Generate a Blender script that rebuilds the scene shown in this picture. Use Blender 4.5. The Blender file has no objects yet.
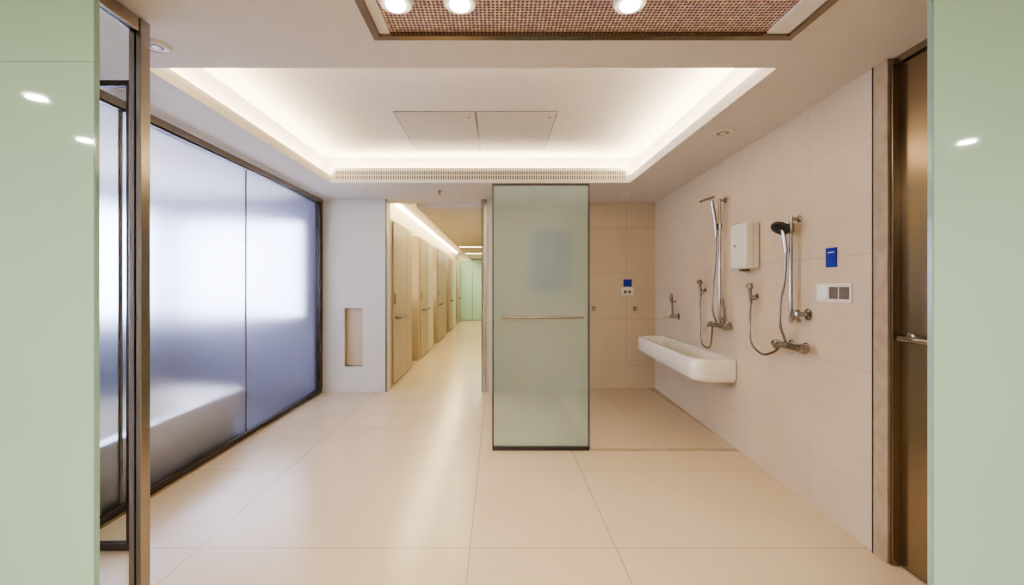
import bpy, bmesh, math
from mathutils import Vector, Matrix

C = bpy.context.scene.collection
bpy.context.scene.view_settings.view_transform = 'AgX'
bpy.context.scene.view_settings.look = 'AgX - Medium High Contrast'
# ---------------------------------------------------------------- materials
def mat_base(name):
    m = bpy.data.materials.new(name); m.use_nodes = True
    return m, m.node_tree, m.node_tree.nodes['Principled BSDF']

def plain(name, col, rough=0.5, metal=0.0, spec=0.5, coat=0.0, emit=None, es=0.0, trans=0.0, ior=1.45,
          noise=0.0, nscale=8.0, bump=0.0, stretch=(1, 1, 1)):
    m, nt, b = mat_base(name)
    b.inputs['Base Color'].default_value = (*col, 1)
    b.inputs['Roughness'].default_value = rough
    b.inputs['Metallic'].default_value = metal
    b.inputs['Specular IOR Level'].default_value = spec
    b.inputs['Coat Weight'].default_value = coat
    b.inputs['Coat Roughness'].default_value = 0.02
    b.inputs['Transmission Weight'].default_value = trans
    b.inputs['IOR'].default_value = ior
    if emit:
        b.inputs['Emission Color'].default_value = (*emit, 1)
        b.inputs['Emission Strength'].default_value = es
    if noise > 0 or bump > 0:
        tc = nt.nodes.new('ShaderNodeTexCoord'); mp = nt.nodes.new('ShaderNodeMapping')
        mp.inputs['Scale'].default_value = stretch
        n = nt.nodes.new('ShaderNodeTexNoise'); n.inputs['Scale'].default_value = nscale
        n.inputs['Detail'].default_value = 6
        nt.links.new(tc.outputs['Object'], mp.inputs[0]); nt.links.new(mp.outputs[0], n.inputs['Vector'])
        if noise > 0:
            r = nt.nodes.new('ShaderNodeValToRGB')
            r.color_ramp.elements[0].position = 0.3; r.color_ramp.elements[1].position = 0.7
            r.color_ramp.elements[0].color = (*[c * (1 - noise) for c in col], 1)
            r.color_ramp.elements[1].color = (*[min(1, c * (1 + noise)) for c in col], 1)
            nt.links.new(n.outputs['Fac'], r.inputs[0]); nt.links.new(r.outputs[0], b.inputs['Base Color'])
        if bump > 0:
            bp = nt.nodes.new('ShaderNodeBump'); bp.inputs['Strength'].default_value = bump
            bp.inputs['Distance'].default_value = 0.01
            nt.links.new(n.outputs['Fac'], bp.inputs['Height']); nt.links.new(bp.outputs[0], b.inputs['Normal'])
    return m

def stone(name, col, joints, rough=0.35, jw=0.003, jcol=0.62, noise=0.05, nscale=3.0):
    """joints: dict axis-> list of coordinates (object space, metres)"""
    m, nt, b = mat_base(name)
    b.inputs['Roughness'].default_value = rough
    b.inputs['Specular IOR Level'].default_value = 0.45
    N = nt.nodes.new; L = nt.links.new
    tc = N('ShaderNodeTexCoord'); sp = N('ShaderNodeSeparateXYZ'); L(tc.outputs['Object'], sp.inputs[0])
    n1 = N('ShaderNodeTexNoise'); n1.inputs['Scale'].default_value = nscale; n1.inputs['Detail'].default_value = 8
    n2 = N('ShaderNodeTexNoise'); n2.inputs['Scale'].default_value = 90; n2.inputs['Detail'].default_value = 3
    L(tc.outputs['Object'], n1.inputs['Vector']); L(tc.outputs['Object'], n2.inputs['Vector'])
    ad = N('ShaderNodeMath'); ad.operation = 'ADD'
    hm = N('ShaderNodeMath'); hm.operation = 'MULTIPLY'; hm.inputs[1].default_value = 0.5
    L(n2.outputs['Fac'], hm.inputs[0]); L(n1.outputs['Fac'], ad.inputs[0]); L(hm.outputs[0], ad.inputs[1])
    r = N('ShaderNodeValToRGB')
    r.color_ramp.elements[0].position = 0.45; r.color_ramp.elements[1].position = 1.0
    r.color_ramp.elements[0].color = (*[c * (1 - noise) for c in col], 1)
    r.color_ramp.elements[1].color = (*[min(1, c * (1 + noise)) for c in col], 1)
    L(ad.outputs[0], r.inputs[0])
    last = None
    for ax, lst in joints.items():
        for v in lst:
            s = N('ShaderNodeMath'); s.operation = 'COMPARE'
            s.inputs[1].default_value = v; s.inputs[2].default_value = jw
            L(sp.outputs[ax], s.inputs[0])
            if last is None: last = s
            else:
                mx = N('ShaderNodeMath'); mx.operation = 'MAXIMUM'
                L(last.outputs[0], mx.inputs[0]); L(s.outputs[0], mx.inputs[1]); last = mx
    if last is None:
        L(r.outputs[0], b.inputs['Base Color'])
    else:
        mix = N('ShaderNodeMix'); mix.data_type = 'RGBA'
        mix.inputs['B'].default_value = (*[c * jcol for c in col], 1)
        L(last.outputs[0], mix.inputs['Factor']); L(r.outputs[0], mix.inputs['A'])
        L(mix.outputs['Result'], b.inputs['Base Color'])
    return m

M = {}
M['ceil'] = plain('ceiling_paint', (0.67, 0.62, 0.545), 0.8, noise=0.02)
M['leaf'] = plain('access_panel_paint', (0.56, 0.51, 0.44), 0.7, noise=0.02)
M['white'] = plain('white_paint', (0.78, 0.75, 0.69), 0.6, noise=0.02)
M['panelwhite'] = plain('white_laminate', (0.65, 0.63, 0.58), 0.35, noise=0.02, nscale=3)
M['steel'] = plain('brushed_steel', (0.38, 0.33, 0.275), 0.24, 1.0, noise=0.04, nscale=6, stretch=(40, 40, 0.6))
M['steeldoor'] = plain('bronze_steel', (0.30, 0.235, 0.17), 0.22, 1.0, noise=0.03, nscale=5, stretch=(80, 80, 0.3))
M['darkframe'] = plain('dark_anodised_frame', (0.07, 0.058, 0.052), 0.35, 0.7, noise=0.1)
M['chrome'] = plain('chrome', (0.36, 0.34, 0.32), 0.12, 1.0, noise=0.03)
M['copper'] = plain('satin_steel', (0.27, 0.225, 0.185), 0.22, 1.0, noise=0.05)
M['black'] = plain('black_rubber', (0.03, 0.03, 0.035), 0.4, noise=0.1)
M['ceramic'] = plain('white_ceramic', (0.80, 0.75, 0.65), 0.12, coat=0.5, noise=0.01)
M['plastic'] = plain('white_plastic', (0.72, 0.68, 0.58), 0.3, noise=0.01)
M['blue'] = plain('blue_sign', (0.01, 0.03, 0.30), 0.35, noise=0.05)
M['signwhite'] = plain('sign_white', (0.8, 0.8, 0.82), 0.4, noise=0.01)
M['greysw'] = plain('grey_switch', (0.16, 0.13, 0.11), 0.4, noise=0.05)
M['cabinet'] = plain('grey_cabinet_laminate', (0.30, 0.30, 0.28), 0.5, noise=0.02)
M['green'] = plain('green_back_painted_glass', (0.53, 0.83, 0.725), 0.04, spec=0.6, coat=0.3, noise=0.01, nscale=1)
M['greenend'] = plain('green_frosted_end_glass', (0.46, 0.68, 0.52), 0.3, noise=0.02, nscale=1)
M['greenedge'] = plain('green_glass_edge', (0.3, 0.45, 0.37), 0.1, noise=0.05)
M['clear'] = plain('clear_glass', (0.93, 0.96, 0.95), 0.0, trans=1.0, ior=1.1, noise=0.005, nscale=1)
M['frost'] = plain('frosted_glass', (0.76, 0.93, 0.96), 0.27, trans=0.91, ior=1.35, noise=0.015, nscale=2)
M['frostwin'] = plain('frosted_window_glass', (0.83, 0.855, 0.965), 0.29, trans=0.985, ior=1.25, noise=0.01, nscale=2)
M['bathglow'] = plain('glow_pane', (0.8, 0.85, 1), 0.6, emit=(0.71, 0.765, 1.0), es=9.0, noise=0.01)  # emissive surface for the added side pane behind the frosted glazing
M['bathglow2'] = plain('glow_pane_soft', (0.8, 0.85, 1), 0.6, emit=(0.71, 0.755, 1.0), es=6.8, noise=0.01)  # weaker emission for the added back pane
M['bulb'] = plain('lamp_glow', (1, 1, 1), 0.3, emit=(1, 0.93, 0.82), es=14.0, noise=0.01)
M['strip'] = plain('led_strip', (1, 1, 1), 0.3, emit=(1, 0.84, 0.58), es=9.0, noise=0.01)
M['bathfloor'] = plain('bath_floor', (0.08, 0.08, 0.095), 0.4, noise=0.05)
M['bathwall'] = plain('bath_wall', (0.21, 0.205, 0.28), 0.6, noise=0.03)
M['trav'] = stone('travertine', (0.38, 0.30, 0.20), {}, 0.4, noise=0.18, nscale=14)
M['floor'] = stone('floor_tile', (0.60, 0.485, 0.335), {'X': [-1.57, -0.142, 0.626], 'Y': [-0.6, 0.35, 1.31, 2.265, 3.225, 4.185, 5.145] + [6.1 + .96 * i for i in range(12)]},
                   0.22, 0.003, 0.6, 0.05, 2.0)
M['showerfloor'] = stone('shower_floor_tile', (0.53, 0.425, 0.285), {'X': [0.86, 1.4], 'Y': [4.4, 5.1]}, 0.3, 0.002, 0.8, 0.04, 2.0)
M['wallR'] = stone('wall_limestone', (0.595, 0.485, 0.35), {'X': [2.74, 3.74, 4.74], 'Z': [0.31, 0.93, 1.55, 2.17]}, 0.38, 0.0022, 0.78, 0.06, 2.5)
M['wallB'] = stone('shower_back_limestone', (0.55, 0.445, 0.295), {'X': [0.55, 1.15, 1.75], 'Z': [0.31, 0.93, 1.55, 2.17]}, 0.38, 0.0028, 0.74, 0.06, 2.5)
M['cubicle'] = stone('cubicle_laminate', (0.43, 0.36, 0.255), {}, 0.35, noise=0.03)

m, nt, b = mat_base('perforated_copper_mesh')
tc = nt.nodes.new('ShaderNodeTexCoord'); ck = nt.nodes.new('ShaderNodeTexVoronoi'); ck.inputs['Scale'].default_value = 58
ck.voronoi_dimensions = '2D'; ck.inputs['Randomness'].default_value = 0.12
nz = nt.nodes.new('ShaderNodeTexNoise'); nz.inputs['Scale'].default_value = 40
cr = nt.nodes.new('ShaderNodeValToRGB')
cr.color_ramp.elements[0].position = .38; cr.color_ramp.elements[0].color = (0.58, 0.36, 0.42, 1)
cr.color_ramp.elements[1].position = .62; cr.color_ramp.elements[1].color = (0.82, 0.69, 0.50, 1)
rp = nt.nodes.new('ShaderNodeValToRGB'); rp.color_ramp.elements[0].position = .32; rp.color_ramp.elements[1].position = .42
mx = nt.nodes.new('ShaderNodeMix'); mx.data_type = 'RGBA'; mx.inputs['A'].default_value = (0.09, 0.045, 0.06, 1)
nt.links.new(tc.outputs['Object'], ck.inputs['Vector']); nt.links.new(ck.outputs['Distance'], rp.inputs[0])
nt.links.new(tc.outputs['Object'], nz.inputs['Vector']); nt.links.new(nz.outputs['Fac'], cr.inputs[0])
nt.links.new(rp.outputs[0], mx.inputs['Factor']); nt.links.new(cr.outputs[0], mx.inputs['B'])
nt.links.new(mx.outputs['Result'], b.inputs['Base Color']); b.inputs['Roughness'].default_value = .35
M['mesh'] = m

# ---------------------------------------------------------------- geometry helpers
def new_obj(name, bm, mat, parent=None, smooth=False, bevel=0.0, mats=None):
    me = bpy.data.meshes.new(name); bmesh.ops.recalc_face_normals(bm, faces=bm.faces)
    bm.to_mesh(me); bm.free()
    o = bpy.data.objects.new(name, me); C.objects.link(o)
    me.materials.append(mat)
    if smooth:
        for p in me.polygons: p.use_smooth = True
    if bevel > 0:
        md = o.modifiers.new('bevel', 'BEVEL'); md.width = bevel; md.segments = 3; md.limit_method = 'ANGLE'
    if parent: o.parent = parent
    return o

def add_box(bm, x0, x1, y0, y1, z0, z1):
    v = [bm.verts.new(p) for p in [(x0, y0, z0), (x1, y0, z0), (x1, y1, z0), (x0, y1, z0), (x0, y0, z1), (x1, y0, z1), (x1, y1, z1), (x0, y1, z1)]]
    for f in [(0, 3, 2, 1), (4, 5, 6, 7), (0, 1, 5, 4), (1, 2, 6, 5), (2, 3, 7, 6), (3, 0, 4, 7)]:
        bm.faces.new([v[i] for i in f])

def box(name, b6, mat, parent=None, bevel=0.0):
    bm = bmesh.new(); add_box(bm, *b6); return new_obj(name, bm, mat, parent, bevel=bevel)

def boxes(name, lst, mat, parent=None, bevel=0.0):
    bm = bmesh.new()
    for b6 in lst: add_box(bm, *b6)
    return new_obj(name, bm, mat, parent, bevel=bevel)

def frame_for(t):
    t = t.normalized(); up = Vector((0, 0, 1)) if abs(t.z) < 0.95 else Vector((1, 0, 0))
    a = t.cross(up).normalized(); return a, t.cross(a).normalized()

def catmull(pts, n=8):
    P = [Vector(p) for p in pts]; P = [P[0] * 2 - P[1]] + P + [P[-1] * 2 - P[-2]]; out = []
    for i in range(1, len(P) - 2):
        for k in range(n):
            t = k / n; a, b_, c, d = P[i - 1], P[i], P[i + 1], P[i + 2]
            out.append(0.5 * ((2 * b_) + (-a + c) * t + (2 * a - 5 * b_ + 4 * c - d) * t * t + (-a + 3 * b_ - 3 * c + d) * t ** 3))
    out.append(P[-2]); return out

def tube(name, pts, r, mat, parent=None, curve=True, seg=10, n=8):
    P = catmull(pts, n) if (curve and len(pts) > 2) else [Vector(p) for p in pts]
    rr = r if isinstance(r, (list, tuple)) else [r] * len(P)
    if len(rr) != len(P):
        rr = [rr[0] + (rr[-1] - rr[0]) * i / (len(P) - 1) for i in range(len(P))]
    bm = bmesh.new(); rings = []; a = None
    for i, p in enumerate(P):
        t = (P[min(i + 1, len(P) - 1)] - P[max(i - 1, 0)]).normalized()
        if a is None: a, b_ = frame_for(t)
        else:
            a = (a - t * a.dot(t)).normalized(); b_ = t.cross(a)
        rings.append([bm.verts.new(p + (a * math.cos(2 * math.pi * k / seg) + b_ * math.sin(2 * math.pi * k / seg)) * rr[i]) for k in range(seg)])
    for i in range(len(rings) - 1):
        for k in range(seg):
            bm.faces.new([rings[i][k], rings[i][(k + 1) % seg], rings[i + 1][(k + 1) % seg], rings[i + 1][k]])
    bm.faces.new(rings[0][::-1]); bm.faces.new(rings[-1])
    o = new_obj(name, bm, mat, parent, smooth=True)
    md = o.modifiers.new('es', 'EDGE_SPLIT'); md.split_angle = math.radians(50)
    return o

def lathe(name, prof, origin, axis, mat, parent=None, seg=28):
    """prof: list of (radius, distance along axis)"""
    ax = Vector(axis).normalized(); a, b_ = frame_for(ax); o0 = Vector(origin)
    bm = bmesh.new(); rings = []
    for r, h in prof:
        rings.append([bm.verts.new(o0 + ax * h + (a * math.cos(2 * math.pi * k / seg) + b_ * math.sin(2 * math.pi * k / seg)) * max(r, 1e-4)) for k in range(seg)])
    for i in range(len(rings) - 1):
        for k in range(seg):
            bm.faces.new([rings[i][k], rings[i][(k + 1) % seg], rings[i + 1][(k + 1) % seg], rings[i + 1][k]])
    bm.faces.new(rings[0][::-1]); bm.faces.new(rings[-1])
    o = new_obj(name, bm, mat, parent, smooth=True)
    md = o.modifiers.new('es', 'EDGE_SPLIT'); md.split_angle = math.radians(35)
    return o

def rrect(x0, x1, y0, y1, rs, n=8):
    """rs radii for corners (x0y0,x1y0,x1y1,x0y1)"""
    out = []
    cs = [(x0, y0, 1, 1, 180), (x1, y0, -1, 1, 270), (x1, y1, -1, -1, 0), (x0, y1, 1, -1, 90)]
    for (cx, cy, sx, sy, a0), r in zip(cs, rs):
        for k in range(n + 1):
            a = math.radians(a0 + 90 * k / n)
            out.append((cx + sx * r + r * math.cos(a), cy + sy * r + r * math.sin(a)))
    return out

def loft(name, loops, mat, parent=None):
    bm = bmesh.new(); R = [[bm.verts.new((x, y, z)) for x, y in lp] for lp, z in loops]
    n = len(R[0])
    for i in range(len(R) - 1):
        for k in range(n):
            bm.faces.new([R[i][k], R[i][(k + 1) % n], R[i + 1][(k + 1) % n], R[i + 1][k]])
    bm.faces.new(R[0][::-1]); bm.faces.new(R[-1])
    o = new_obj(name, bm, mat, parent, smooth=True)
    md = o.modifiers.new('es', 'EDGE_SPLIT'); md.split_angle = math.radians(40)
    return o

def empty(name, loc=(0, 0, 0), rotz=0.0):
    e = bpy.data.objects.new(name, None); C.objects.link(e); e.location = loc; e.rotation_euler = (0, 0, rotz)
    e.empty_display_size = 0.1; return e

RA = math.atan2(1, 0.0514)
def on_right(name, D): return empty(name, (1.839 + 0.0514 * D, D, 0), RA)

def area(name, loc, sx, sy, power, col, rot=(0, 0, 0), spread=180, parent=None, shape='RECTANGLE'):
    l = bpy.data.lights.new(name, 'AREA'); l.shape = shape; l.size = sx
    if shape == 'RECTANGLE': l.size_y = sy
    l.energy = power; l.color = col; l.spread = math.radians(spread)
    o = bpy.data.objects.new(name, l); C.objects.link(o); o.location = loc; o.rotation_euler = rot
    if parent: o.parent = parent
    return o

H = 2.51
# ---------------------------------------------------------------- floor / ceiling / walls
boxes('floor', [(-2.32, 2.3, 1.4, 5.83, -0.1, 0), (-4.3, 4.3, -2.6, 1.4, -0.1, 0), (-2.32, -0.05, 5.83, 17.3, -0.1, 0)], M['floor'])
box('shower_floor_inlay', (0.80, 2.03, 3.64, 5.82, -0.004, 0.004), M['showerfloor'])
box('shower_threshold', (0.79, 2.02, 3.60, 3.639, -0.004, 0.006), M['trav'])

CX0, CX1, CY0, CY1 = -1.82, 1.45, 2.23, 4.72
LX0, LX1, LY0, LY1 = -0.56, 1.34, 0.75, 1.96
xs = sorted([-4.3, CX0, LX0, LX1, CX1, 4.3]); ys = sorted([-2.6, LY0, LY1, CY0, CY1, 5.9])
cells = []
for i in range(len(xs) - 1):
    for j in range(len(ys) - 1):
        mx, my = (xs[i] + xs[i + 1]) / 2, (ys[j] + ys[j + 1]) / 2
        if CX0 < mx < CX1 and CY0 < my < CY1: continue
        if LX0 < mx < LX1 and LY0 < my < LY1: continue
        cells.append((xs[i], xs[i + 1], ys[j], ys[j + 1], H, H + 0.05))
ux0, ux1, uy0, uy1, uz = -1.97, 1.60, 2.08, 4.90, 2.84
cells += [(ux0 - .05, ux1 + .05, uy0 - .05, uy1 + .05, uz, uz + .05),
          (ux0 - .05, ux0, uy0, uy1, H + .05, uz), (ux1, ux1 + .05, uy0, uy1, H + .05, uz),
          (ux0, ux1, uy0 - .05, uy0, H + .05, uz), (ux0, ux1, uy1, uy1 + .05, H + .05, uz)]
# light well above spotlight tray
cells += [(LX0, LX1, LY0, LY1, H + .14, H + .18), (LX0 - .03, LX0, LY0, LY1, H + .05, H + .18), (LX1, LX1 + .03, LY0, LY1, H + .05, H + .18),
          (LX0, LX1, LY1, LY1 + .03, H + .05, H + .18), (LX0, LX1, LY0 - .03, LY0, H + .05, H + .18)]
boxes('ceiling', cells, M['ceil'])
# cove lips
boxes('trim_1', [(CX0 - .02, CX0 - .001, CY0, CY1, H + .051, H + .08), (CX1 + .001, CX1 + .02, CY0, CY1, H + .051, H + .08), (CX0, CX1, CY0 - .02, CY0 - .001, H + .051, H + .08)], M['white'])
g = empty('ceiling_air_grille')
box('beam', (CX0 + .001, CX1 - .001, CY1 - .03, CY1 - .001, H - .001, H + .16), M['white'], g)
gx0, gx1 = -1.82 + .05, 1.40
GY = CY1 - .03
box('slot', (gx0, gx1, GY - .002, GY + .001, H + .03, H + .125), M['greysw'], g)
bm = bmesh.new(); k = gx0
while k < gx1:
    add_box(bm, k, k + .011, GY - .012, GY - .002, H + .03, H + .125); k += .026
for zz in (H + .022, H + .073, H + .12): add_box(bm, gx0, gx1, GY - .014, GY - .002, zz, zz + .008)
new_obj('louvres', bm, M['plastic'], g)
# upper access panels
for (a, b_) in ((-0.86, -0.19), (-0.17, 0.50)):
    e = empty('ceiling_access_panel')
    box('gap', (a - .010, b_ + .010, 3.59, 4.61, uz - .003, uz), M['greysw'], e)
    box('leaf', (a, b_, 3.6, 4.6, uz - .008, uz - .003), M['leaf'], e)
    lathe('latch', [(.012, 0), (.012, .003)], (b_ - .05, 3.7, uz - .009), (0, 0, -1), M['greysw'], e, 12)

# spotlight tray
e = empty('spotlight_tray')
boxes('frame', [(LX0 + .002, LX0 + .035, LY0 + .002, LY1 - .002, H - .012, H + .05), (LX1 - .035, LX1 - .002, LY0 + .002, LY1 - .002, H - .012, H + .05),
                (LX0 + .035, LX1 - .035, LY1 - .035, LY1 - .002, H - .012, H + .05), (LX0 + .035, LX1 - .035, LY0 + .002, LY0 + .035, H - .012, H + .05)], M['copper'], e)
boxes('inner_frame', [(LX1 - .13, LX1 - .035, LY0 + .035, LY1 - .035, H, H + .03), (LX0 + .035, LX0 + .08, LY0 + .035, LY1 - .035, H, H + .03)], M['white'], e)
box('mesh_panel', (LX0 + .08, LX1 - .13, LY0 + .035, LY1 - .035, H + .01, H + .02), M['mesh'], e)
for i, (x, y) in enumerate(((-0.395, 1.68), (-0.145, 1.68), (0.52, 1.68))):
    lathe(f'ring_{i+1}', [(.045, .0), (.058, -.0), (.066, -.03), (.060, -.042), (.046, -.04)], (x, y, H + .01), (0, 0, 1), M['white'], e)
    lathe(f'bulb_{i+1}', [(.030, -.02), (.040, -.035), (.036, -.050), (.020, -.060), (.001, -.063)], (x, y, H + .01), (0, 0, 1), M['bulb'], e)
    s = bpy.data.lights.new('spot', 'SPOT'); s.energy = 52; s.spot_size = math.radians(120); s.spot_blend = 1; s.color = (1, .87, .68); s.shadow_soft_size = .05
    so = bpy.data.objects.new(f'lamp_{i+1}', s); C.objects.link(so); so.location = (x, y, H - .09); so.parent = e; so.rotation_euler = (math.radians(12), 0, 0)

# right wall (very slightly splayed)
e = on_right('wall_right', 0)
box('tiles', (2.225, 5.90, -0.12, 0, 0, H), M['wallR'], e)
box('return', (1.35, 1.62, -0.12, 0, 0, H), M['wallR'], e)
box('over_door', (1.62, 2.134, -0.12, -.02, 2.475, H), M['steel'], e)
e = on_right('door_1', 0)
box('jamb_stone', (2.135, 2.222, -0.12, 0.012, 0.001, H - .002), M['trav'], e, .002)
box('jamb_edge', (2.2222, 2.2245, -0.12, 0.016, 0.001, H - .002), M['darkframe'], e)
box('leaf', (1.63, 2.13, -0.075, -0.035, 0.008, 2.468), M['steeldoor'], e, .002)
box('jamb_metal', (2.118, 2.134, -0.034, 0.0, 0.001, 2.472), M['steel'], e)
tube('handle', [(2.06, -.035, 1.13), (2.06, .02, 1.13), (2.045, .03, 1.13), (1.80, .03, 1.13), (1.785, .02, 1.13), (1.785, -.035, 1.13)], .014, M['chrome'], e, curve=False)
lathe('rose', [(.026, 0), (.026, .008), (.02, .01)], (2.06, -.036, 1.13), (0, 1, 0), M['chrome'], e)

# shower back wall & pier
box('wall_back_shower', (-0.05, 2.30, 5.82, 5.95, 0, H), M['wallB'])
box('wall_corridor_right', (-0.20, -0.055, 5.60, 17.3, 0, H), M['panelwhite'])
e = empty('trim_2'); box('steel_jamb', (-0.165, -0.135, 5.585, 5.599, 0.001, H - .001), M['steel'], e)
box('edge', (-0.20, -0.19, 5.585, 5.599, 0.001, H - .001), M['darkframe'], e)
e = empty('towel_cabinet')
box('body', (.46, .98, 5.70, 5.8195, 1.32, 2.12), M['cabinet'], e, .004)
box('door', (.47, .97, 5.694, 5.699, 1.33, 2.11), M['cabinet'], e, .002)
tube('pull', [(.52, 5.694, 1.6), (.52, 5.67, 1.6), (.52, 5.67, 1.75), (.52, 5.694, 1.75)], .007, M['chrome'], e, curve=False)

# back wall left with niche
nx0, nx1, nz0, nz1 = -1.99, -1.75, 0.33, 1.09
boxes('wall_back_left', [(-2.33, nx0, 5.6, 5.76, 0, H), (nx1, -1.43, 5.6, 5.76, 0, H), (nx0, nx1, 5.6, 5.76, 0, nz0), (nx0, nx1, 5.6, 5.76, nz1, H), (nx0, nx1, 5.70, 5.76, nz0, nz1)], M['panelwhite'])
e = empty('wall_niche')
boxes('liner', [(nx0 + .001, nx1 - .001, 5.688, 5.699, nz0 + .001, nz1 - .001), (nx0 + .001, nx0 + .008, 5.602, 5.688, nz0 + .001, nz1 - .001), (nx1 - .008, nx1 - .001, 5.602, 5.688, nz0 + .001, nz1 - .001)], M['wallB'], e)
box('door_panel', (nx0 + .012, nx1 - .012, 5.66, 5.687, nz0 + .01, nz1 - .01), M['wallR'], e)
box('trim_3', (-1.452, -1.430, 5.584, 5.599, 0.001, H - .002), M['steel'])

# corridor -----------------------------------------------------------
box('wall_corridor_left', (-1.75, -1.62, 5.76, 17.3, 0, 2.75), M['cubicle'])
boxes('ceiling_corridor', [(-1.10, -0.20, 5.9, 17.3, 2.46, 2.52), (-1.75, -1.0, 5.9, 17.3, 2.70, 2.75), (-1.10, -1.06, 5.9, 17.3, 2.52, 2.70), (-1.75, -0.2, 5.76, 5.9, H + .05, 2.75)], M['ceil'])
box('wall_corridor_end', (-1.75, -0.05, 17.3, 17.4, 0, 2.75), M['white'])
e = empty('window_3')
box('glass', (-1.60, -0.22, 17.2, 17.22, 0.03, 2.42), M['greenend'], e)
boxes('frame', [(-1.61, -0.21, 17.18, 17.25, 0, .03), (-1.61, -.21, 17.18, 17.25, 2.42, 2.455), (-1.0, -.98, 17.18, 17.25, .03, 2.42)], M['steel'], e)
mods = [(5.80, 7.25), (7.95, 9.7), (10.3, 12.2), (12.9, 15.0), (15.6, 17.1)]
for i, (a, b_) in enumerate(mods):
    e = empty('toilet_cubicle')
    box('carcass', (-1.619, -1.45, a, b_, 0.001, 2.30), M['cubicle'], e)
    box('door_leaf', (-1.449, -1.432, a + .16, a + 1.05, 0.02, 2.28), M['cubicle'], e, .002)
    box('side_panel', (-1.449, -1.432, a + 1.07, b_ - .02, 0.02, 2.28), M['panelwhite'] if i % 2 else M['cubicle'], e, .002)
    tube('pull_bar', [(-1.432, a + .28, .93), (-1.38, a + .28, .93), (-1.38, a + .85, .93), (-1.432, a + .85, .93)], .020, M['greysw'], e, curve=False)
    box('lock_plate', (-1.432, -1.424, a + .2, a + .28, 1.12, 1.28), M['greysw'], e)
for y in (7.55, 9.95):
    e = empty('corridor_mirror')
    box('glass', (-1.619, -1.61, y - .2, y + .2, 1.15, 1.85), M['chrome'], e)
    boxes('frame', [(-1.619, -1.6, y - .22, y - .2, 1.13, 1.87), (-1.619, -1.6, y + .2, y + .22, 1.13, 1.87), (-1.619, -1.6, y - .2, y + .2, 1.13, 1.15), (-1.619, -1.6, y - .2, y + .2, 1.85, 1.87)], M['strip'], e)
boxes('corridor_led_strip', [(-1.615, -1.56, 5.95, 17.1, 2.66, 2.695)], M['strip'])
area('corridor_cove_lamp', (-1.35, 11.3, 2.69), .3, 10.8, 130, (1, .85, .50))
area('corridor_end_lamp', (-0.7, 15.8, 2.45), .6, .6, 20, (.9, 1, .9))
area('corridor_downlight', (-0.7, 7.6, 2.45), .3, 3, 20, (1, .85, .54))
for y in (11.8, 14.2):
    e = empty('corridor_linear_light'); box('diffuser', (-1.04, -.26, y, y + .12, 2.452, 2.4595), M['strip'], e)
    box('frame', (-1.06, -.24, y - .02, y + .14, 2.4562, 2.4598), M['steel'], e)

# left glazing -------------------------------------------------------
gx = -2.30
e = empty('window_1')
boxes('glass', [(gx - .012, gx, 1.45, 2.62, .05, 2.44), (gx - .012, gx, 2.64, 3.93, .05, 2.44), (gx - .012, gx, 3.95, 5.5, .05, 2.44)], M['frostwin'], e)
boxes('frame', [(gx - .04, gx + .03, 1.45, 5.58, 2.44, 2.475), (gx - .04, gx + .03, 1.45, 5.58, 0.001, .05), (gx - .04, gx + .035, 5.5, 5.585, .05, 2.44)], M['darkframe'], e)
boxes('joint', [(gx - .014, gx + .002, 2.62, 2.64, .05, 2.44), (gx - .014, gx + .002, 3.932, 3.948, .05, 2.44)], M['greysw'], e)
boxes('rail_trim', [(gx + .03, gx + .045, 1.45, 5.58, 2.45, 2.50), (gx + .03, gx + .05, 1.45, 5.5, 0.001, .018)], M['steel'], e)
# adjoining bathroom behind the frosted glazing
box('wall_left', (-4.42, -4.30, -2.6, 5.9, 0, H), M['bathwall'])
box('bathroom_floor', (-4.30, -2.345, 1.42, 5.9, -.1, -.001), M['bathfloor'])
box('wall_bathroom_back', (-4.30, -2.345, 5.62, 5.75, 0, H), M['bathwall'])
e = empty('added_glow_side')  # glowing pane added to put a bright band behind the frosted glass
box('pane', (-4.29, -4.28, 1.6, 5.2, 1.05, 2.2), M['bathglow'], e)
boxes('frame', [(-4.299, -4.25, 1.55, 5.25, 1.0, 1.05), (-4.299, -4.25, 1.55, 5.25, 2.2, 2.25), (-4.299, -4.25, 1.55, 1.6, 1.05, 2.2), (-4.299, -4.25, 5.2, 5.25, 1.05, 2.2)], M['white'], e)
e = empty('added_glow_back')  # second added glow, on the wall seen obliquely through the glass
box('pane', (-4.15, -2.55, 5.60, 5.61, 1.0, 2.2), M['bathglow2'], e)
boxes('frame', [(-4.2, -2.5, 5.57, 5.619, .95, 1.0), (-4.2, -2.5, 5.57, 5.619, 2.2, 2.25), (-4.2, -4.15, 5.57, 5.619, 1.0, 2.2), (-2.55, -2.5, 5.57, 5.619, 1.0, 2.2)], M['white'], e)
area('added_glow_lamp', (-4.2, 3.4, 1.65), 1.2, 3.4, 48, (.70, .77, 1), rot=(0, math.radians(-90), 0))  # lamp added at the glowing side pane
R4 = lambda r: (r, r, r, r)
loft('bathtub', [(rrect(-3.25, -2.48, 1.75, 4.15, R4(.14)), 0), (rrect(-3.30, -2.42, 1.7, 4.2, R4(.16)), .36), (rrect(-3.30, -2.42, 1.7, 4.2, R4(.16)), .40),
                 (rrect(-3.22, -2.50, 1.78, 4.12, R4(.14)), .40), (rrect(-3.15, -2.57, 1.9, 4.0, R4(.16)), .10)], M['ceramic'])

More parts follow.
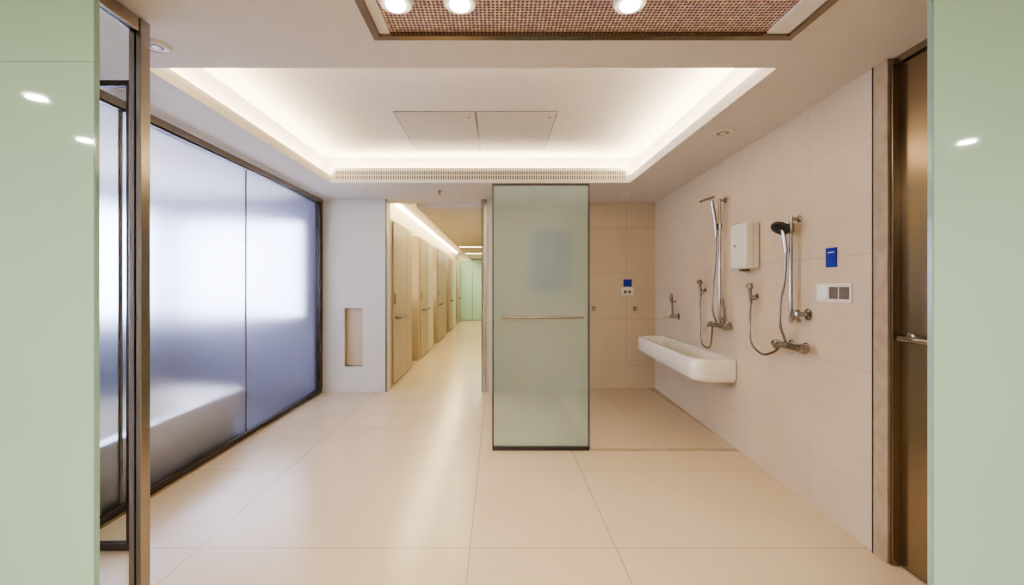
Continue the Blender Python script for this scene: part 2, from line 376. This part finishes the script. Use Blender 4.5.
# foreground glass ---------------------------------------------------
e = empty('wall_front_left')
boxes('glass_panel', [(-4.30, -1.304, 1.39, 1.405, 0.0, 2.105), (-4.30, -1.304, 1.39, 1.405, 2.1065, H)], M['green'], e)
box('glass_edge', (-1.3035, -1.299, 1.39, 1.406, 0, H), M['greenedge'], e)
box('backing', (-4.30, -1.32, 1.406, 1.42, 0, H), M['panelwhite'], e)
e = empty('wall_front_right')
box('glass_panel', (1.412, 4.30, 1.39, 1.405, 0.0, H), M['green'], e)
box('glass_edge', (1.4075, 1.4118, 1.39, 1.406, 0, H), M['greenedge'], e)
box('backing', (1.43, 4.30, 1.406, 1.42, 0, H), M['panelwhite'], e)
e = empty('glass_door')
box('pane', (-1.512, -1.502, 1.44, 1.79, .06, 2.44), M['clear'], e)
boxes('frame', [(-1.537, -1.482, 1.79, 1.84, 0.004, 2.50), (-1.53, -1.488, 1.425, 1.79, 2.44, 2.50), (-1.53, -1.488, 1.425, 1.79, 0.004, .06)], M['steel'], e, .004)
e = empty('glass_side_screen')
box('pane', (-2.255, -1.93, 2.245, 2.255, .04, 2.42), M['clear'], e)
boxes('frame', [(-2.255, -1.90, 2.235, 2.265, 2.42, 2.45), (-1.93, -1.90, 2.235, 2.265, .004, 2.42), (-2.255, -1.93, 2.235, 2.265, .004, .04)], M['darkframe'], e)

# freestanding frosted shower screen --------------------------------
e = empty('frosted_shower_screen')
box('glass', (-0.028, 0.767, 3.612, 3.626, .03, 2.225), M['frost'], e, .001)
boxes('frame', [(-0.04, -0.028, 3.60, 3.64, 0.001, 2.24), (0.767, 0.775, 3.60, 3.64, 0.001, 2.24), (-.028, .767, 3.60, 3.64, 2.225, 2.24), (-.028, .767, 3.60, 3.64, .001, .03)], M['darkframe'], e)
tube('handle_bar', [(0.03, 3.565, 1.12), (0.72, 3.565, 1.12)], .011, M['copper'], e, curve=False)
for i, x in enumerate((.07, .68)): tube(f'handle_post_{i+1}', [(x, 3.565, 1.12), (x, 3.612, 1.12)], .008, M['copper'], e, curve=False)

# trough sink --------------------------------------------------------
e = on_right('trough_sink', 3.63)
W, Ln = .36, 1.75
loft('basin', [(rrect(.03, Ln - .03, .002, W - .05, (.01, .01, .06, .08)), .555), (rrect(.008, Ln - .008, .002, W - .012, (.01, .01, .08, .1)), .575), (rrect(0, Ln, .002, W, (.01, .01, .08, .1)), .60),
               (rrect(0, Ln, .002, W, (.01, .01, .08, .1)), .750), (rrect(.004, Ln - .004, .004, W - .004, (.01, .01, .08, .1)), .757),
               (rrect(.022, Ln - .022, .04, W - .022, (.03, .03, .06, .08)), .757), (rrect(.03, Ln - .03, .045, W - .03, (.03, .03, .06, .08)), .745),
               (rrect(.07, Ln - .07, .08, W - .07, (.04, .04, .06, .06)), .635)], M['ceramic'], e)
lathe('drain', [(.03, 0), (.03, .004), (.02, .006)], (.5, .19, .635), (0, 0, 1), M['chrome'], e)

# shower sets --------------------------------------------------------
def shower_set(D, zt, zb, zm, black, valve2, loop_low, bx, bz):
    e = on_right('wall_shower_set', D)
    y0 = .055
    tube('slide_bar', [(0, y0, zb), (0, y0, zt)], .011, M['chrome'], e, curve=False, seg=14)
    for i, z in enumerate((zt - .02, zb + .03)):
        tube(f'bracket_{i+1}', [(0, 0, z), (0, y0, z)], .012, M['chrome'], e, curve=False)
        lathe(f'flange_{i+1}', [(.024, 0), (.024, .006), (.016, .012)], (0, 0, z), (0, 1, 0), M['chrome'], e)
    zs = zt - .08 if black else zt - .25
    lathe('slider', [(.016, -.03), (.021, -.025), (.021, .025), (.016, .03)], (0, y0, zs), (0, 0, 1), M['chrome'], e)
    if black:
        hp = Vector((.02, y0 + .055, zs + .0)); hb = Vector((.0, y0 + .03, zs - .16))
        tube('handset_handle', [tuple(hb), (0.005, y0 + .035, zs - .1), (.012, y0 + .042, zs - .03), tuple(hp)], .013, M['chrome'], e)
        dr = Vector((-.25, .6, -.85))
        lathe('handset_head', [(.015, -.022), (.04, -.016), (.056, -.004), (.056, .008), (.05, .012)], tuple(hp + Vector((0, .0, 0))), tuple(dr), M['black'], e)
        lathe('handset_back', [(.012, -.034), (.036, -.028), (.058, -.012), (.060, -.003), (.058, -.001)], tuple(hp), tuple(dr), M['black'], e)
    else:
        hb = Vector((0, y0 + .03, zs - .09)); hp = Vector((.0, y0 + .07, zt - .02))
        tube('handset_handle', [tuple(hb), (0, y0 + .04, zs + .05), tuple(hp)], .015, M['chrome'], e)
        bm = bmesh.new(); add_box(bm, -.045, .045, -.05, .06, -.010, .012)
        o = new_obj('handset_head', bm, M['chrome'], e, bevel=.009); o.location = hp + Vector((0, .035, .012)); o.rotation_euler = (math.radians(-18), 0, 0)
    # hose hand shower -> mixer
    tube('hose', [tuple(hb), (.01, y0 + .035, zs - .35), (.035, y0 + .045, (zs + zm) / 2 - .1), (.03, y0 + .05, zm + .14), (0.02, y0 + .02, zm + .02)], .008, M['copper'], e, n=12)
    # mixer body
    tube('mixer_body', [(-.11, .065, zm), (.12, .065, zm)], .023, M['chrome'], e, curve=False, seg=18)
    for i, x in enumerate((-.07, .08)):
        tube(f'inlet_{i+1}', [(x, 0, zm), (x, .065, zm)], .014, M['chrome'], e, curve=False)
        lathe(f'rosette_{i+1}', [(.034, 0), (.034, .006), (.02, .014)], (x, 0, zm), (0, 1, 0), M['chrome'], e)
    lathe('knob_1', [(.02, 0), (.03, .008), (.03, .045), (.022, .052)], (-.11, .065, zm), (-1, 0, 0), M['chrome'], e)
    lathe('knob_2', [(.02, 0), (.027, .008), (.027, .04), (.02, .046)], (.12, .065, zm), (1, 0, 0), M['chrome'], e)
    tube('spout', [(0, .065, zm), (0, .11, zm + .012), (0, .16, zm - .005)], .014, M['chrome'], e)
    if valve2:
        lathe('stop_rosette', [(.036, 0), (.036, .008), (.02, .014)], (-.09, 0, valve2), (0, 1, 0), M['chrome'], e)
        tube('stop_body', [(-.09, 0, valve2), (-.09, .07, valve2)], .018, M['chrome'], e, curve=False)
        lathe('stop_knob', [(.02, 0), (.03, .006), (.03, .03), (.02, .036)], (-.09, .06, valve2), (0, 1, 0), M['chrome'], e)
        tube('stop_link', [(-.09, .04, valve2), (0, y0, valve2)], .010, M['chrome'], e, curve=False)
    else:
        tube('side_wand', [(-.09, .06, zm + .02), (-.095, .062, zm + .14), (-.085, .075, zm + .24)], .011, M['copper'], e)
    # bidet hand spray on holder
    lathe('spray_flange', [(.022, 0), (.022, .006), (.014, .010)], (bx, 0, bz), (0, 1, 0), M['chrome'], e)
    tube('spray_bracket', [(bx, 0, bz), (bx, .05, bz)], .010, M['chrome'], e, curve=False)
    tube('spray_handle', [(bx, .05, bz - .055), (bx, .052, bz), (bx, .055, bz + .05)], .014, M['copper'], e)
    lathe('spray_head', [(.012, 0), (.024, .012), (.026, .04), (.02, .048)], (bx, .045, bz + .055), (0, .5, 1), M['chrome'], e)
    tube('spray_tray', [(bx, .05, bz - .02), (bx - .08, .055, bz - .02)], .009, M['chrome'], e, curve=False)
    tube('spray_hose', [(bx, .05, bz - .05), (bx + .005, .055, bz - .22), (bx - .04, .065, loop_low + .06), (bx * .62, .07, loop_low), (bx * .36, .07, loop_low + .03), (.115, .068, zm - .03), (.10, .066, zm)], .008, M['copper'], e, n=10)
    return e
shower_set(2.82, 1.84, 1.14, .985, True, 1.20, .885, .50, 1.30)
shower_set(3.82, 2.16, 1.06, 1.03, False, None, .80, .42, 1.34)

# small basin tap
e = on_right('wall_mixer_tap', 4.95)
lathe('rosette', [(.04, 0), (.04, .008), (.02, .016)], (0, 0, 1.03), (0, 1, 0), M['chrome'], e)
tube('body', [(0, 0, 1.03), (0, .10, 1.03)], .024, M['chrome'], e, curve=False)
tube('spout', [(0, .08, 1.03), (0.02, .15, 1.03), (.03, .20, 1.01)], .014, M['chrome'], e)
tube('lever', [(0, .07, 1.04), (0, .075, 1.16), (0, .09, 1.24)], .012, M['copper'], e)
lathe('spray', [(.012, 0), (.018, .01), (.022, .1), (.018, .11)], (0.08, .05, 1.18), (0, .15, 1), M['copper'], e)
tube('spray_holder', [(.08, 0, 1.2), (.08, .055, 1.2)], .009, M['chrome'], e, curve=False)

# dispenser
e = on_right('soap_dispenser', 3.28)
box('housing', (0.0, .25, .001, .105, 1.515, 1.87), M['plastic'], e, .012)
box('seam', (-.001, .251, .05, .052, 1.53, 1.855), M['greysw'], e)
lathe('lock', [(.012, 0), (.012, .004)], (.17, .104, 1.70), (0, 1, 0), M['greysw'], e, 16)
box('nozzle', (.09, .14, .03, .09, 1.495, 1.516), M['greysw'], e, .004)

# signs and switches
e = on_right('blue_wall_sign', 2.53)
box('plate', (-.045, .04, .001, .007, 1.49, 1.605), M['blue'], e, .001)
boxes('pictogram', [(-.03, .02, .007, .0078, 1.575, 1.58)], M['signwhite'], e)
e = on_right('wall_switch_panel', 2.50)
box('plate', (-.13, .15, .001, .008, 1.285, 1.395), M['plastic'], e, .002)
boxes('button', [(-.115, -.045, .008, .013, 1.305, 1.375), (-.03, .035, .008, .013, 1.305, 1.375)], M['greysw'], e, .001)
box('socket', (.055, .135, .008, .012, 1.30, 1.38), M['signwhite'], e, .002)
e = empty('safety_notice')
box('plate', (1.71, 1.82, 5.808, 5.822, 1.37, 1.47), M['blue'], e, .001)
box('lower_plate', (1.69, 1.84, 5.806, 5.822, 1.26, 1.36), M['plastic'], e, .001)
boxes('link', [(1.74, 1.79, 5.81, 5.822, 1.355, 1.375)], M['plastic'], e)
boxes('marks', [(1.71, 1.75, 5.803, 5.807, 1.28, 1.32), (1.77, 1.81, 5.803, 5.807, 1.28, 1.32)], M['greysw'], e)
for hx in (1.86, 1.30):
    e = empty('robe_hook', (hx, 5.82, 1.07))
    lathe('rose', [(.03, -.004), (.03, .01), (.02, .02)], (0, 0, 0), (0, -1, 0), M['steel'], e)
    tube('peg', [(0, -.01, 0), (0, -.06, 0), (.01, -.08, .03)], .012, M['steel'], e)

# ceiling fittings
def speaker(name, x, y, r=.085, mt='plastic'):
    e = empty(name)
    lathe('rim', [(r, 0), (r, .006), (r * .85, .011), (r * .8, .006)], (x, y, H), (0, 0, -1), M[mt], e)
    for k in range(3): lathe(f'ring_{k+1}', [(r * (.7 - .2 * k), 0), (r * (.7 - .2 * k), .008 + .001 * k), (r * (.6 - .2 * k), .009 + .001 * k)], (x, y, H), (0, 0, -1), M['greysw' if k == 1 else mt], e)
speaker('ceiling_speaker', 1.66, 3.16); speaker('ceiling_speaker', -1.60, 2.02, .06)
speaker('smoke_detector', -1.57, 5.1, .05); speaker('smoke_detector', 1.58, 5.3, .05)
e = empty('sprinkler_head')
lathe('body', [(.03, 0), (.03, .006), (.01, .01), (.01, .035), (.022, .04), (.022, .043)], (-.68, 5.1, H), (0, 0, -1), M['chrome'], e)

def downlight(x, y, p):
    e = empty('recessed_downlight')
    lathe('rim', [(.085, 0), (.085, .004), (.062, .008), (.058, .003)], (x, y, H), (0, 0, -1), M['white'], e)
    lathe('lens', [(.045, .003), (.045, .0095), (.03, .0105)], (x, y, H), (0, 0, -1), M['bulb'], e)
    area('lamp', (x, y, H - .02), .09, .09, p, (1, .90, .76), parent=e, shape='DISK')
downlight(-2.72, .24, 10); downlight(-3.14, -.5, 10); downlight(3.63, -.54, 10)

# cove lighting
W1 = (1, .88, .67)
P = 33
for nm, loc, sx, sy in (('cove_lamp_left', (-1.90, 3.48, H + .07), .08, 2.6), ('cove_lamp_right', (1.53, 3.48, H + .07), .08, 2.6),
                        ('cove_lamp_front', (-.19, 2.15, H + .07), 3.3, .08), ('cove_lamp_back', (-.19, 4.83, H + .12), 3.3, .08)):
    area(nm, loc, sx, sy, P, W1, rot=(math.pi, 0, 0))

# rest of the ante-room around the camera
box('wall_rear', (-4.3, 4.3, -2.72, -2.6, 0, H), M['white'])
box('wall_far_right', (4.30, 4.42, -2.6, 1.4, 0, H), M['white'])
e = empty('added_fill_panel')  # unseen panel added behind the camera as main fill light
box('diffuser', (-1.1, 1.1, -1.5, -.7, H - .012, H - .004), M['strip'], e)
boxes('frame', [(-1.14, 1.14, -1.54, -1.5, H - .02, H), (-1.14, 1.14, -.7, -.66, H - .02, H), (-1.14, -1.1, -1.5, -.7, H - .02, H), (1.1, 1.14, -1.5, -.7, H - .02, H)], M['steel'], e)
area('lamp', (0, -1.1, H - .03), 2.2, .8, 66, (1, .98, .94), parent=e)

w = bpy.data.worlds.new('world'); bpy.context.scene.world = w; w.use_nodes = True
w.node_tree.nodes['Background'].inputs[0].default_value = (.6, .68, .8, 1); w.node_tree.nodes['Background'].inputs[1].default_value = .5

cam = bpy.data.cameras.new('camera'); co = bpy.data.objects.new('camera', cam); C.objects.link(co)
co.location = (0, 0, 1.38); co.rotation_euler = (math.pi / 2, 0, 0)
cam.sensor_width = 36; cam.lens = 430 / 1024 * 36; cam.shift_x = 15 / 1024; cam.shift_y = -6.5 / 1024; cam.clip_start = .05
bpy.context.scene.camera = co
